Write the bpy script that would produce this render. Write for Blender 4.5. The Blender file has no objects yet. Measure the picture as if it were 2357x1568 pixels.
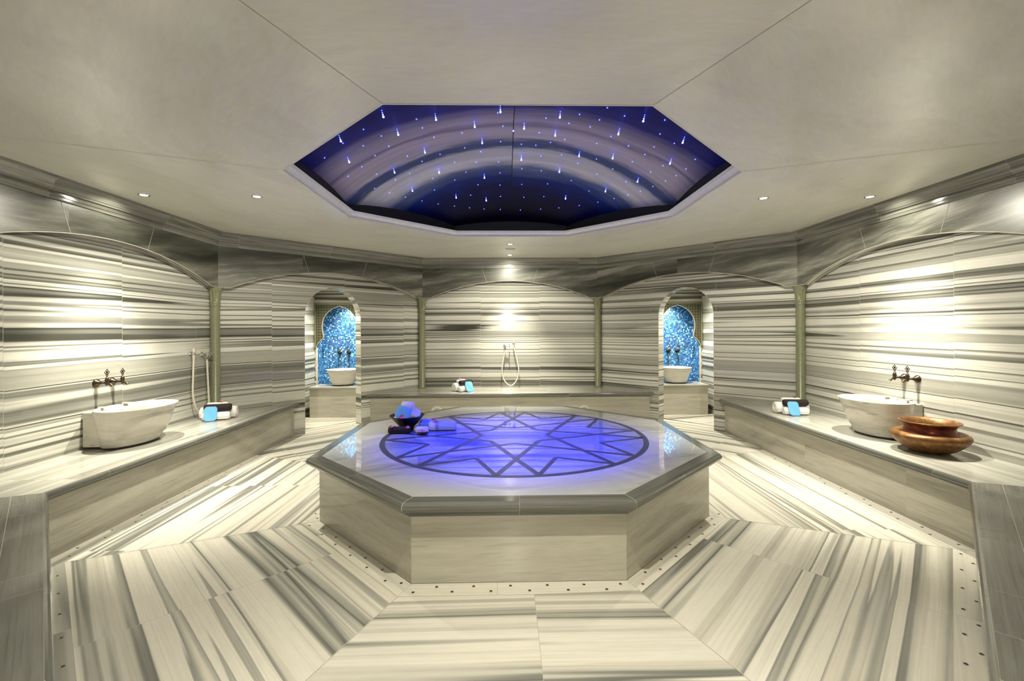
import bpy, math, random
from mathutils import Vector, Matrix
random.seed(7)
PI=math.pi; T8=math.tan(PI/8); q=2**-.5
SC=bpy.context.scene; COL=SC.collection
# ------------------------------------------------------------------ camera constants (2357x1568 frame)
CAM=dict(cx=-0.0734,D=4.2452,yaw=0.0212,roll=-0.0045,f=1044.95,px=1186.96,py=755.92,h=1.5117)
_c,_s=math.cos(CAM['yaw']),math.sin(CAM['yaw'])
def ray(x,y):
    r=(x-CAM['px'])/CAM['f'];u=-(y-CAM['py'])/CAM['f']
    cr,sr=math.cos(CAM['roll']),math.sin(CAM['roll'])
    r,u=cr*r+sr*u,-sr*r+cr*u
    return Vector((_c*r+_s,-_s*r+_c,u))
CO=Vector((CAM['cx'],-CAM['D'],CAM['h']))
# ------------------------------------------------------------------ room constants
ZC=2.7296; RW=3.78; RF=3.678; RC=3.585; RO=1.779; ZB=0.4675; RB=3.03; RBF=3.085; RBASE=1.5465; RTOP=1.636; ZP=0.5117
WT=0.17
NRM={'B':(0,1),'BL':(-q,q),'BR':(q,q),'L':(-1,0),'R':(1,0),'FL':(-q,-q),'FR':(q,-q),'F':(0,-1)}
ORDER=['B','BR','R','FR','F','FL','L','BL']
def W(s,R,t,z):
    n=NRM[s]; return Vector((n[0]*R+n[1]*t, n[1]*R-n[0]*t, z))
# ------------------------------------------------------------------ mesh builder
class MB:
    def __init__(s): s.v=[];s.f=[];s.uv=[];s.m=[];s.sm=[]
    def face(s,pts,uv=None,m=0,sm=False):
        i=len(s.v); s.v+= [tuple(p) for p in pts]; s.f.append(tuple(range(i,i+len(pts))))
        s.uv.append(uv if uv else [(p[0],p[1]) for p in pts]); s.m.append(m); s.sm.append(sm)
    def grid(s,rows,closed=False,uvf=None,m=0,sm=True,wrap_rows=False):
        # rows: list of rings (lists of points); shared vertices
        b=len(s.v); n=len(rows[0])
        for r in rows: s.v+=[tuple(p) for p in r]
        R=len(rows); rr=range(R) if wrap_rows else range(R-1)
        for i in rr:
            for j in range(n if closed else n-1):
                j2=(j+1)%n; i2=(i+1)%R
                f=(b+i*n+j,b+i*n+j2,b+i2*n+j2,b+i2*n+j); s.f.append(f)
                if uvf: s.uv.append([uvf(i,j),uvf(i,j+1),uvf(i+1,j+1),uvf(i+1,j)])
                else: s.uv.append([(s.v[k][0]+s.v[k][1]*.3,s.v[k][2]) for k in f])
                s.m.append(m); s.sm.append(sm)
    def lathe(s,prof,c=(0,0,0),n=32,m=0,sm=True,ax=1.0,ay=1.0,cap0=False,cap1=False,M=None):
        rows=[]
        for (r,z) in prof:
            ring=[]
            for k in range(n):
                a=2*PI*k/n; p=Vector((r*math.cos(a)*ax,r*math.sin(a)*ay,z))
                if M: p=M@p
                ring.append(p+Vector(c))
            rows.append(ring)
        s.grid(rows,True,lambda i,j:(j/n*2*PI*max(prof[min(i,len(prof)-1)][0],.02),prof[min(i,len(prof)-1)][1]),m,sm)
        if cap0: s.face(rows[0][::-1],m=m)
        if cap1: s.face(rows[-1],m=m)
    def tube(s,pts,r,n=10,m=0,caps=True,closed=False):
        pts=[Vector(p) for p in pts]; N=len(pts); rows=[]; up=None
        for i,p in enumerate(pts):
            if closed: d=pts[(i+1)%N]-pts[i-1]
            else: d=pts[min(i+1,N-1)]-pts[max(i-1,0)]
            d.normalize()
            if up is None:
                up=Vector((0,0,1)) if abs(d.z)<.9 else Vector((1,0,0))
            a=d.cross(up)
            if a.length<1e-5: a=d.orthogonal()
            a.normalize(); b=a.cross(d); up=b.normalized()
            rr=r[i] if isinstance(r,(list,tuple)) else r
            rows.append([p+a*rr*math.cos(2*PI*k/n)+b*rr*math.sin(2*PI*k/n) for k in range(n)])
        s.grid(rows,True,None,m,True,closed)
        if caps and not closed: s.face(rows[0][::-1],m=m); s.face(rows[-1],m=m)
    def box(s,a,b,m=0,M=None):
        x0,y0,z0=a;x1,y1,z1=b
        V=[Vector(p) for p in [(x0,y0,z0),(x1,y0,z0),(x1,y1,z0),(x0,y1,z0),(x0,y0,z1),(x1,y0,z1),(x1,y1,z1),(x0,y1,z1)]]
        if M: V=[M@v for v in V]
        for f,ax in [((3,2,1,0),2),((4,5,6,7),2),((0,1,5,4),1),((1,2,6,5),0),((2,3,7,6),1),((3,0,4,7),0)]:
            pts=[V[i] for i in f]
            s.face(pts,[((p.x,p.y) if ax==2 else (p.x,p.z) if ax==1 else (p.y,p.z)) for p in pts],m)
    def sphere(s,c,r,n=12,k=8,m=0,sx=1,sy=1,sz=1):
        s.lathe([(max(r*math.sin(PI*i/k),1e-4),-r*math.cos(PI*i/k)*sz) for i in range(k+1)],c,n,m,True,sx,sy)
    def build(s,name,mats,parent=None,kind=None,loc=None,bevel=0,flip=False,weld=False):
        me=bpy.data.meshes.new(name); me.from_pydata(s.v,[],[f[::-1] for f in s.f] if flip else s.f)
        l=me.uv_layers.new(name='UVMap'); k=0
        for uv in s.uv:
            for c in (uv[::-1] if flip else uv): l.data[k].uv=c; k+=1
        mats=mats if isinstance(mats,(list,tuple)) else [mats]
        for mm in mats: me.materials.append(mm)
        me.polygons.foreach_set('material_index',s.m); me.polygons.foreach_set('use_smooth',s.sm)
        me.update()
        o=bpy.data.objects.new(name,me); COL.objects.link(o)
        if parent: o.parent=parent
        if kind: o['kind']=kind
        if loc is not None: o.location=loc
        if bevel:
            w=o.modifiers.new('weld','WELD'); w.merge_threshold=1e-4
            b=o.modifiers.new('bevel','BEVEL'); b.width=bevel; b.segments=3; b.limit_method='ANGLE'
        return o
def thing(name,label,cat,loc=(0,0,0),rz=0,group=None):
    o=bpy.data.objects.new(name,None); COL.objects.link(o); o.empty_display_size=.1
    o.location=loc; o.rotation_euler=(0,0,rz); o['label']=label; o['category']=cat
    if group:o['group']=group
    return o
def tag(o,label,cat,group=None):
    o['label']=label;o['category']=cat
    if group:o['group']=group
    return o
def dup(root,loc,rz,label,group=None):
    r=root.copy(); COL.objects.link(r); r.location=loc; r.rotation_euler=(0,0,rz); r['label']=label
    if group: r['group']=group
    for ch in list(root.children):
        c=ch.copy(); COL.objects.link(c); c.parent=r
        for g in list(ch.children):
            d=g.copy(); COL.objects.link(d); d.parent=c
    return r
# ------------------------------------------------------------------ materials
def newmat(name):
    m=bpy.data.materials.new(name); m.use_nodes=True; nt=m.node_tree; nt.nodes.clear()
    o=nt.nodes.new('ShaderNodeOutputMaterial'); b=nt.nodes.new('ShaderNodeBsdfPrincipled')
    nt.links.new(b.outputs[0],o.inputs[0]); return m,nt,b
class G:
    def __init__(s,nt): s.nt=nt
    def n(s,t,**k):
        x=s.nt.nodes.new(t)
        for a,b in k.items(): setattr(x,a,b)
        return x
    def l(s,a,b): s.nt.links.new(a,b)
    def val(s,sock,v):
        if isinstance(v,(int,float)): sock.default_value=v
        else: s.l(v,sock)
    def math(s,op,a,b=0,c=None):
        x=s.n('ShaderNodeMath',operation=op); s.val(x.inputs[0],a); s.val(x.inputs[1],b)
        if c is not None: s.val(x.inputs[2],c)
        return x.outputs[0]
    def comb(s,a,b,c=0):
        x=s.n('ShaderNodeCombineXYZ'); s.val(x.inputs[0],a);s.val(x.inputs[1],b);s.val(x.inputs[2],c); return x.outputs[0]
    def noise(s,vec,scale=1,detail=4,rough=.55,dist=0):
        x=s.n('ShaderNodeTexNoise'); s.l(vec,x.inputs['Vector']); x.inputs['Scale'].default_value=scale
        x.inputs['Detail'].default_value=detail; x.inputs['Roughness'].default_value=rough; x.inputs['Distortion'].default_value=dist
        return x.outputs[0]
    def ramp(s,f,stops,interp='LINEAR'):
        x=s.n('ShaderNodeValToRGB'); x.color_ramp.interpolation=interp; e=x.color_ramp.elements
        while len(e)<len(stops): e.new(.5)
        for el,(p,c) in zip(e,stops):
            el.position=p; el.color=(c,c,c,1) if isinstance(c,(int,float)) else (*c,1)
        s.l(f,x.inputs[0]); return x.outputs[0]
    def mix(s,f,a,b,mode='MIX'):
        x=s.n('ShaderNodeMix',data_type='RGBA',blend_type=mode)
        s.val(x.inputs[0],f)
        for sock,v in ((x.inputs[6],a),(x.inputs[7],b)):
            if isinstance(v,tuple): sock.default_value=(*v,1)
            else: s.l(v,sock)
        return x.outputs[2]
    def bump(s,h,b,st=.3,d=.01):
        x=s.n('ShaderNodeBump'); x.inputs['Strength'].default_value=st; x.inputs['Distance'].default_value=d
        s.l(h,x.inputs['Height']); s.l(x.outputs[0],b.inputs['Normal'])
def marble(name,stops,sv=5,su=.07,tile=(1.05,.9),toff=.05,warp=.02,stilt=0,tilt=0,rough=.12,detail=4,nr=.6,joint=(.42,.39,.31),jw=.0018,lines=.5,linecol=(.07,.07,.055),seed=0,spec=.5,fineamt=0,lsv=3.3,bigmix=.35,us=0,vs=0,bcol=(.55,.53,.47)):
    m,nt,b=newmat(name); g=G(nt)
    tc=g.n('ShaderNodeTexCoord'); sp=g.n('ShaderNodeSeparateXYZ'); g.l(tc.outputs['UV'],sp.inputs[0])
    u,v=sp.outputs[0],sp.outputs[1]
    ut=g.math('MULTIPLY_ADD',u,1/tile[0],us); vt=g.math('MULTIPLY_ADD',v,1/tile[1],vs)
    iu=g.math('FLOOR',ut); iv=g.math('FLOOR',vt)
    wn=g.n('ShaderNodeTexWhiteNoise',noise_dimensions='3D'); g.l(g.comb(iu,iv,seed),wn.inputs['Vector'])
    off=g.math('MULTIPLY',wn.outputs[0],toff)
    wp=g.math('MULTIPLY',g.math('SUBTRACT',g.noise(g.comb(g.math('MULTIPLY',u,.8),g.math('MULTIPLY',v,1.5),seed+3.3),1,2),.5),warp*2)
    p=g.math('ADD',g.math('ADD',v,off),wp)
    sp2=g.n('ShaderNodeSeparateXYZ'); g.l(wn.outputs[1],sp2.inputs[0])
    p=g.math('ADD',p,g.math('MULTIPLY',g.math('MULTIPLY',g.math('SUBTRACT',sp2.outputs[1],.5),stilt*2),g.math('SUBTRACT',g.math('FRACT',ut),.5)))
    if tilt: p=g.math('ADD',p,g.math('MULTIPLY',u,tilt))
    f=g.noise(g.comb(g.math('MULTIPLY',u,su),p,seed*1.7),sv,detail,nr)
    # stretch the noise along v only: u already scaled
    col=g.ramp(f,stops)
    big=g.noise(g.comb(g.math('MULTIPLY',u,.25),g.math('MULTIPLY',p,1.3),seed+11),1.6,3,.6)
    col=g.mix(g.math('MULTIPLY',g.ramp(big,[(.42,0),(.62,1)]),bigmix),col,bcol,'MIX')
    if lines:
        n2=g.noise(g.comb(g.math('MULTIPLY',u,su*.6),p,seed+21.5),sv*lsv,2,.5)
        d=g.math('ABSOLUTE',g.math('SUBTRACT',n2,.5))
        ln=g.ramp(d,[(0,1),(.012,.85),(.03,0)])
        mk=g.ramp(g.noise(g.comb(g.math('MULTIPLY',u,.12),p,seed+31),sv*.55,2),[(.47,0),(.56,1)])
        col=g.mix(g.math('MULTIPLY',g.math('MULTIPLY',ln,mk),lines),col,linecol)
    if fineamt:
        n3=g.noise(g.comb(g.math('MULTIPLY',u,su*.8),p,seed+41.5),sv*12,3,.6)
        col=g.mix(fineamt,col,g.ramp(n3,[(.34,.45),(.47,.95),(.52,1.0),(.56,.78),(.62,1.0)]),'MULTIPLY')
    if jw:
        fu=g.math('FRACT',ut); du=g.math('MULTIPLY',g.math('MINIMUM',fu,g.math('SUBTRACT',1,fu)),tile[0])
        fv=g.math('FRACT',vt); dv=g.math('MULTIPLY',g.math('MINIMUM',fv,g.math('SUBTRACT',1,fv)),tile[1])
        j=g.math('LESS_THAN',g.math('MINIMUM',du,dv),jw)
        col=g.mix(g.math('MULTIPLY',j,.75),col,joint)
    fine=g.noise(g.comb(g.math('MULTIPLY',u,8),g.math('MULTIPLY',v,40),seed),1,3)
    col=g.mix(.12,col,g.ramp(fine,[(.3,.55),(.7,1.0)]),'MULTIPLY')
    g.l(col,b.inputs['Base Color']); b.inputs['Roughness'].default_value=rough; b.inputs['Specular IOR Level'].default_value=spec
    return m
Wh=(.69,.675,.60); Wb=(.48,.47,.41); Lg=(.32,.315,.275); Mg=(.16,.16,.138); Dg=(.065,.066,.054); Bk=(.04,.041,.033)
def bands(p0,p1,seq):
    # seq: (relative width, start colour, end colour); steps between bands are sharp
    tot=sum(b[0] for b in seq); p=p0; out=[]
    for w_,a,b in seq:
        w2=(p1-p0)*w_/tot; out+=[(p,a),(p+w2*.93,b)]; p+=w2
    return out
WALLST=bands(.26,.74,[(3,Lg,Wb),(2,Dg,Mg),(3,Wh,Wh),(2,Lg,Mg),(1.2,Wb,Wh),(.9,Dg,Bk),(2.4,Wb,Lg),(2.6,Wh,Wh),(1.2,Mg,Lg),(1.8,Wh,Wb),(.8,Bk,Dg),(1.6,Mg,Lg),(2.6,Wh,Wb),(1.4,Lg,Mg),(3,Wb,Wh)])
MW=marble('striped_marble',WALLST,sv=2.0,su=.007,tile=(1.04,3.0),toff=.012,warp=.004,stilt=.012,detail=3,nr=.55,rough=.10,lines=.9,us=.5,vs=.1,seed=2,bigmix=.18,fineamt=.55,bcol=(.45,.44,.39))
GS=[(.34,(.028,.03,.022)),(.43,(.065,.067,.052)),(.5,(.11,.111,.09)),(.56,(.19,.19,.158)),(.64,(.36,.355,.30))]
MFZ=marble('grey_streaked_marble',GS,sv=4.2,su=.10,tile=(3.1,5),toff=.3,warp=.10,tilt=-.12,detail=8,nr=.68,rough=.3,lines=.0,jw=0,seed=5,bigmix=.25,bcol=(.09,.09,.073))
GC=[(.3,(.09,.09,.072)),(.42,(.20,.20,.17)),(.5,(.30,.295,.25)),(.58,(.18,.18,.15)),(.7,(.42,.41,.36))]
MCN=marble('cornice_marble',GC,fineamt=.5,sv=7,su=.03,tile=(1.2,9),toff=.2,detail=4,rough=.14,lines=.5,jw=.0015,seed=8,bigmix=.2,bcol=(.25,.25,.21))
BT=[(.28,(.22,.215,.19)),(.42,(.37,.36,.315)),(.5,(.50,.485,.425)),(.58,(.40,.39,.34)),(.7,(.60,.58,.51))]
MBT=marble('bench_top_marble',BT,fineamt=.4,sv=5,su=.03,tile=(1.3,9),toff=.2,detail=5,rough=.12,lines=.35,jw=.0014,seed=12,bigmix=.3,bcol=(.3,.3,.26))
BF=[(.30,(.27,.255,.205)),(.40,(.40,.38,.31)),(.5,(.50,.475,.395)),(.58,(.44,.415,.34)),(.66,(.33,.31,.255)),(.75,(.54,.51,.43))]
MBF=marble('cream_marble',BF,fineamt=.4,sv=3.6,su=.07,tile=(1.22,9),toff=.2,detail=4,rough=.10,lines=.12,jw=.0014,seed=15,bigmix=.25,bcol=(.42,.39,.315))
Fw=(.665,.635,.55);Fb=(.60,.565,.475);Fl=(.47,.455,.395);Fm=(.25,.25,.22);Fd=(.12,.125,.11)
FS=bands(.24,.76,[(3,Fl,Fw),(1.2,Fm,Fl),(4,Fw,Fb),(1,Fl,Fm),(3,Fw,Fw),(.9,Fd,Fm),(1.6,Fl,Fb),(4.2,Fw,Fw),(1.0,Fl,Fm),(.6,Fd,Fd),(1.6,Fm,Fl),(3.6,Fb,Fw),(1.6,Fl,Fm),(4,Fw,Fb)])
MFL=marble('floor_marble',FS,sv=1.75,su=.016,tile=(1.28,.82),toff=.05,warp=.008,stilt=.03,detail=4,nr=.55,rough=.22,lines=.6,linecol=(.10,.10,.085),us=.5,vs=.04,fineamt=.4,seed=3,bigmix=.2,bcol=(.62,.58,.485),spec=.4)
PT=[(.28,(0.257,0.265,0.273)),(.36,(0.421,0.429,0.437)),(.45,(0.484,0.491,0.499)),(.6,(0.515,0.523,0.530)),(.68,(0.390,0.398,0.406)),(.74,(0.491,0.499,0.507))]
MPT=marble('platform_white_marble',PT,sv=2.2,su=.35,tile=(9,9),toff=0,warp=.15,tilt=-.35,detail=5,rough=.012,lines=.35,linecol=(.25,.25,.25),jw=0,seed=19,bigmix=.15,bcol=(.45,.46,.47),lsv=1.6)
PD=[(p_,(c_[0]*.56,c_[1]*.62,c_[2]*.78)) for p_,c_ in PT]  # platform marble darkened and blued: the blue lamp's pool painted into the colour
MPD=marble('blue_lit_marble',PD,sv=2.2,su=.35,tile=(9,9),toff=0,warp=.15,tilt=-.35,detail=5,rough=.012,lines=.35,linecol=(.18,.25,.28),jw=0,seed=19,bigmix=.15,bcol=(.24,.29,.41),lsv=1.6)
PE=[(.28,(0.065,0.068,0.063)),(.42,(0.122,0.126,0.115)),(.5,(0.180,0.180,0.162)),(.58,(0.137,0.137,0.122)),(.7,(0.259,0.256,0.230))]
MPE=marble('platform_edge_marble',PE,fineamt=.5,sv=9,su=.025,tile=(.95,9),toff=.2,detail=4,rough=.12,lines=.3,jw=.0012,seed=23,bigmix=.2,bcol=(.14,.14,.12))
CL=[(.3,(.66,.645,.55)),(.42,(.745,.73,.635)),(.52,(.785,.77,.68)),(.6,(.72,.705,.61)),(.7,(.76,.745,.65))]
MCE=marble('ceiling_marble',CL,sv=1.6,su=.4,tile=(9,9),toff=0,warp=.3,tilt=.3,detail=6,nr=.65,rough=.16,lines=0,jw=0,seed=27,bigmix=.4,bcol=(.70,.71,.60),spec=.45)
def plain(name,c,rough=.5,metal=0,spec=.5,bump=None,var=0,sheen=0):
    m,nt,b=newmat(name); g=G(nt)
    b.inputs['Roughness'].default_value=rough; b.inputs['Metallic'].default_value=metal; b.inputs['Specular IOR Level'].default_value=spec
    tc=g.n('ShaderNodeTexCoord')
    nz=g.noise(tc.outputs['Object'],bump[0] if bump else 30,3)
    if var: g.l(g.ramp(nz,[(.3,tuple(x*(1-var) for x in c)),(.7,tuple(min(1,x*(1+var)) for x in c))]),b.inputs['Base Color'])
    else: b.inputs['Base Color'].default_value=(*c,1)
    if bump: g.bump(nz,b,bump[1],bump[2])
    if sheen: b.inputs['Sheen Weight'].default_value=sheen
    return m
def emit(name,c,st):
    m,nt,b=newmat(name); b.inputs['Base Color'].default_value=(0,0,0,1)
    b.inputs['Emission Color'].default_value=(*c,1); b.inputs['Emission Strength'].default_value=st; return m
MINL=plain('inlay_dark_grey_stone',(.055,.06,.075),.3,spec=.25,var=.15)
MCO=plain('olive_green_stone',(.205,.215,.125),.32,var=.12)
MBZ=plain('aged_bronze',(.085,.062,.04),.3,.9,bump=(60,.2,.002),var=.35)
MCH=plain('chrome',(.62,.62,.6),.12,1.0)
MHO=plain('white_hose',(.72,.68,.58),.35,bump=(300,.1,.001))
MTW=plain('white_terry',(.80,.78,.75),.95,bump=(260,.6,.004),var=.06,sheen=.4)
MBR=plain('dark_brown_terry',(.022,.012,.012),.9,bump=(260,.5,.004))
MBL=plain('sky_blue_cloth',(.13,.40,.66),.8,bump=(300,.3,.002),var=.05)
MBLC=plain('blue_towel_cloth',(.30,.42,.60),.9,bump=(260,.4,.003))
MRD=plain('red_petal',(.55,.06,.07),.5)
MPK=plain('pink_petal',(.75,.16,.30),.5)
MCR=plain('coral_petal',(.80,.25,.17),.5)
MBK=plain('black_lacquer',(.008,.008,.009),.35)
MBLK=plain('shadow_gap_black',(.006,.006,.008),.5)
MGY=plain('grey_plastic',(.45,.43,.37),.4)
MGR=plain('grout',(.50,.47,.38),.6)
MGRD=plain('joint_line',(.33,.31,.25),.6)
MHOLE=plain('drain_hole',(.03,.028,.02),.6)
MTRIM=plain('oculus_trim_stone',(.74,.75,.74),.25,var=.05)
MLENS=emit('lamp_lens',(1,.95,.84),60)
MSTAR=emit('blue_led',(.06,.08,1),5)
MSTARW=emit('bright_blue_led',(.10,.13,1),7)
def water():
    m,nt,b=newmat('clear_water'); b.inputs['Base Color'].default_value=(.95,1,1,1); b.inputs['Roughness'].default_value=.02
    b.inputs['Transmission Weight'].default_value=1; b.inputs['IOR'].default_value=1.33; return m
MWA=water()
def basinmat():
    m,nt,b=newmat('basin_marble'); g=G(nt); tc=g.n('ShaderNodeTexCoord')
    mp=g.n('ShaderNodeMapping'); mp.inputs['Scale'].default_value=(2.2,2.2,9); g.l(tc.outputs['Object'],mp.inputs[0])
    n=g.noise(mp.outputs[0],1.6,5,.6); col=g.ramp(n,[(.25,(.30,.285,.24)),(.36,(.50,.475,.41)),(.5,(.60,.575,.505)),(.7,(.65,.62,.55))])
    n2=g.noise(mp.outputs[0],3.4,3,.5); col=g.mix(g.math('MULTIPLY',g.ramp(n2,[(.66,0),(.72,1)]),.5),col,(.27,.26,.23))
    g.l(col,b.inputs['Base Color']); b.inputs['Roughness'].default_value=.2; return m
MBA=basinmat()
def coppermat():
    m,nt,b=newmat('aged_copper'); g=G(nt); tc=g.n('ShaderNodeTexCoord')
    n=g.noise(tc.outputs['Object'],14,6,.7); sp=g.n('ShaderNodeSeparateXYZ'); g.l(tc.outputs['Object'],sp.inputs[0])
    gold=g.ramp(n,[(.3,(.07,.028,.009)),(.5,(.19,.085,.024)),(.65,(.33,.18,.06))])
    g.l(gold,b.inputs['Base Color']); b.inputs['Metallic'].default_value=.45; b.inputs['Roughness'].default_value=.42
    g.bump(n,b,.25,.003); return m
MCP=coppermat()
MCPD=plain('red_brown_copper',(.16,.035,.018),.3,.6,bump=(14,.25,.003),var=.5)
def mosaic():
    m,nt,b=newmat('blue_glass_mosaic'); g=G(nt); tc=g.n('ShaderNodeTexCoord')
    sp=g.n('ShaderNodeSeparateXYZ'); g.l(tc.outputs['UV'],sp.inputs[0]); S=1/.0245
    u=g.math('MULTIPLY',sp.outputs[0],S); v=g.math('MULTIPLY',sp.outputs[1],S)
    wn=g.n('ShaderNodeTexWhiteNoise',noise_dimensions='3D'); g.l(g.comb(g.math('FLOOR',u),g.math('FLOOR',v),4),wn.inputs['Vector'])
    col=g.ramp(wn.outputs[0],[(0,(.01,.02,.03)),(.12,(.006,.04,.22)),(.30,(.01,.10,.42)),(.52,(.02,.20,.58)),(.70,(.06,.34,.68)),(.82,(.22,.54,.72)),(.90,(.62,.82,.86)),(.96,(.03,.22,.28))],'CONSTANT')
    fu=g.math('FRACT',u); fv=g.math('FRACT',v)
    d=g.math('MINIMUM',g.math('MINIMUM',fu,g.math('SUBTRACT',1,fu)),g.math('MINIMUM',fv,g.math('SUBTRACT',1,fv)))
    col=g.mix(g.math('LESS_THAN',d,.07),col,(.16,.30,.42)); g.l(col,b.inputs['Base Color'])
    b.inputs['Roughness'].default_value=.15; return m
MMO=mosaic()
def screenmat():
    m,nt,b=newmat('carved_olive_stone'); g=G(nt); tc=g.n('ShaderNodeTexCoord')
    sp=g.n('ShaderNodeSeparateXYZ'); g.l(tc.outputs['UV'],sp.inputs[0]); S=1/.05
    fu=g.math('PINGPONG',g.math('MULTIPLY',sp.outputs[0],S),.5); fv=g.math('PINGPONG',g.math('MULTIPLY',sp.outputs[1],S),.5)
    h=g.math('GREATER_THAN',g.math('MULTIPLY',fu,fv),.055)
    col=g.mix(h,(.10,.097,.053),(.035,.033,.018)); g.l(col,b.inputs['Base Color']); b.inputs['Roughness'].default_value=.5
    g.bump(g.math('SUBTRACT',1,h),b,.6,.006); return m
MSC=screenmat()
def domemat():
    m,nt,b=newmat('dome_banded_marble'); g=G(nt); tc=g.n('ShaderNodeTexCoord')
    sp=g.n('ShaderNodeSeparateXYZ'); g.l(tc.outputs['UV'],sp.inputs[0]); x,y=sp.outputs[0],sp.outputs[1]
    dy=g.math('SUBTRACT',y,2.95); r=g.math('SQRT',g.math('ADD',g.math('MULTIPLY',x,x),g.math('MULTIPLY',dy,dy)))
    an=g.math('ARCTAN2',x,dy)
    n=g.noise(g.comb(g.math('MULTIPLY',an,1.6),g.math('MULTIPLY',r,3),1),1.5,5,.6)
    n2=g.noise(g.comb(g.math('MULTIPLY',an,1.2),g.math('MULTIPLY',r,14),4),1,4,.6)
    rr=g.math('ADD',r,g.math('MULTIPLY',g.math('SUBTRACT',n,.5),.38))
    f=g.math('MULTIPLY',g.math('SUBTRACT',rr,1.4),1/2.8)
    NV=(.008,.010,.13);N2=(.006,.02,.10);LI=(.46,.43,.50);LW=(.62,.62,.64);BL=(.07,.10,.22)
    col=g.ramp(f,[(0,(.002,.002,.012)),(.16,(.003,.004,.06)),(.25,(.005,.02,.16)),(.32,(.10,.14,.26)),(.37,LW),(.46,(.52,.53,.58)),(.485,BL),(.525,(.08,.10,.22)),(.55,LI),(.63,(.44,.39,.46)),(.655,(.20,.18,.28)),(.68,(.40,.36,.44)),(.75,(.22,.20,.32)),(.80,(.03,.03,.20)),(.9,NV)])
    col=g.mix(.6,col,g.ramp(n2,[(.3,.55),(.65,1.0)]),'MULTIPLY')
    seam=g.math('LESS_THAN',g.math('ABSOLUTE',x),.004); col=g.mix(seam,col,(.004,.004,.02))
    g.l(col,b.inputs['Base Color']); b.inputs['Roughness'].default_value=.45; b.inputs['Specular IOR Level'].default_value=.06; return m
MDO=domemat()
def stripedcloth():
    m,nt,b=newmat('striped_cloth'); g=G(nt); tc=g.n('ShaderNodeTexCoord')
    sp=g.n('ShaderNodeSeparateXYZ'); g.l(tc.outputs['Object'],sp.inputs[0]); x=sp.outputs[0]
    band=g.math('LESS_THAN',g.math('ABSOLUTE',g.math('ADD',x,.052)),.018)
    st=g.math('GREATER_THAN',g.math('FRACT',g.math('MULTIPLY',x,130)),.45)
    col=g.mix(g.math('GREATER_THAN',x,-.035),(.72,.72,.70),(.50,.58,.66)); col=g.mix(g.math('MULTIPLY',band,st),col,(.03,.03,.10))
    g.l(col,b.inputs['Base Color']); b.inputs['Roughness'].default_value=.9
    g.bump(g.noise(tc.outputs['Object'],260,3),b,.3,.003); return m
MST=stripedcloth()
# ------------------------------------------------------------------ SETTING
def struct(mb,name,mats,**k): return mb.build(name,mats,kind='structure',**k)
# floor: eight mitred sectors, chambers and lobby
fl=MB()
for i,s in enumerate(ORDER):
    uo=i*3.7
    for (r0,r1) in ((0.02,3.13),(3.13,RW+.3)):
        a,b=r0*T8,r1*T8
        fl.face([W(s,r0,-a,0),W(s,r0,a,0),W(s,r1,b,0),W(s,r1,-b,0)][::-1],[(-a+uo,r0),(a+uo,r0),(b+uo,r1),(-b+uo,r1)][::-1])
for sg in (-1,1):
    P=[(sg*1.5,3.9),(sg*1.5,4.3),(sg*3.7,4.3),(sg*3.7,1.9)]
    P=[(sg*5.86-sg*4.3,4.3),(sg*3.7,4.3),(sg*3.7,5.76-3.7)]
    fl.face([Vector((x,y,0)) for x,y in P][::(1 if sg>0 else -1)],[(x+y*.35+40,y*.95-x*.25) for x,y in P][::(1 if sg>0 else -1)])
fl.face([Vector(p) for p in [(-1.7,-7,0),(1.7,-7,0),(1.7,-4.08,0),(-1.7,-4.08,0)]])
struct(fl,'floor',MFL)
# grout lines between floor sectors + drain strips
for k,s in enumerate(ORDER):
    mb=MB()
    def strip(r0,r1,holes,n,z=.003):
        a,b=r0*T8,r1*T8
        uo=k*2.3+r0
        top=[W(s,r0,-a,z),W(s,r0,a,z),W(s,r1,b,z),W(s,r1,-b,z)]
        mb.face(top[::-1],[(-a+uo,r0*.55),(a+uo,r0*.55),(b+uo,r1*.55),(-b+uo,r1*.55)][::-1])
        for e0,e1 in ((0,1),(2,3)):
            p0,p1=top[e0],top[e1]; mb.face([p0,p1,Vector((p1.x,p1.y,0)),Vector((p0.x,p0.y,0))],m=2)
        for i in range(n):
            for rw in holes:
                t=(-1+2*(i+.5+(.25 if rw>.5 else -.25))/n)*(a+(b-a)*rw)*.985
                R=r0+(r1-r0)*rw; c=W(s,R,t,z+.0008)
                mb.face([c+Vector((.0115*math.cos(x*PI/6),.0115*math.sin(x*PI/6),0)) for x in range(12)],m=2)
                c=c+Vector((0,0,.0006))
                mb.face([c+Vector((.0085*math.cos(x*PI/6),.0085*math.sin(x*PI/6),0)) for x in range(12)],m=1)
        mb.face([W(s,r0,a-.0018,z+.001),W(s,r0,a+.0015,z+.001),W(s,r1,b+.0015,z+.001),W(s,r1,b-.0018,z+.001)][::-1],m=2)
    strip(RBASE+.002,RBASE+.125,(.30,.72),6)
    if s in ('L','R','FL','FR'): strip(2.955,RBF-.002,(.3,.72),9)
    if s=='B': strip(2.955,RBF-.002,(.3,.72),9)
    a,b=1.672*T8,2.955*T8
    mb.face([W(s,1.672,a-.002,.0015),W(s,1.672,a+.002,.0015),W(s,2.955,b+.002,.0015),W(s,2.955,b-.002,.0015)][::-1],m=2)
    struct(mb,'trim_%d'%(k+1),[MFL,MHOLE,MGR])
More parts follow.
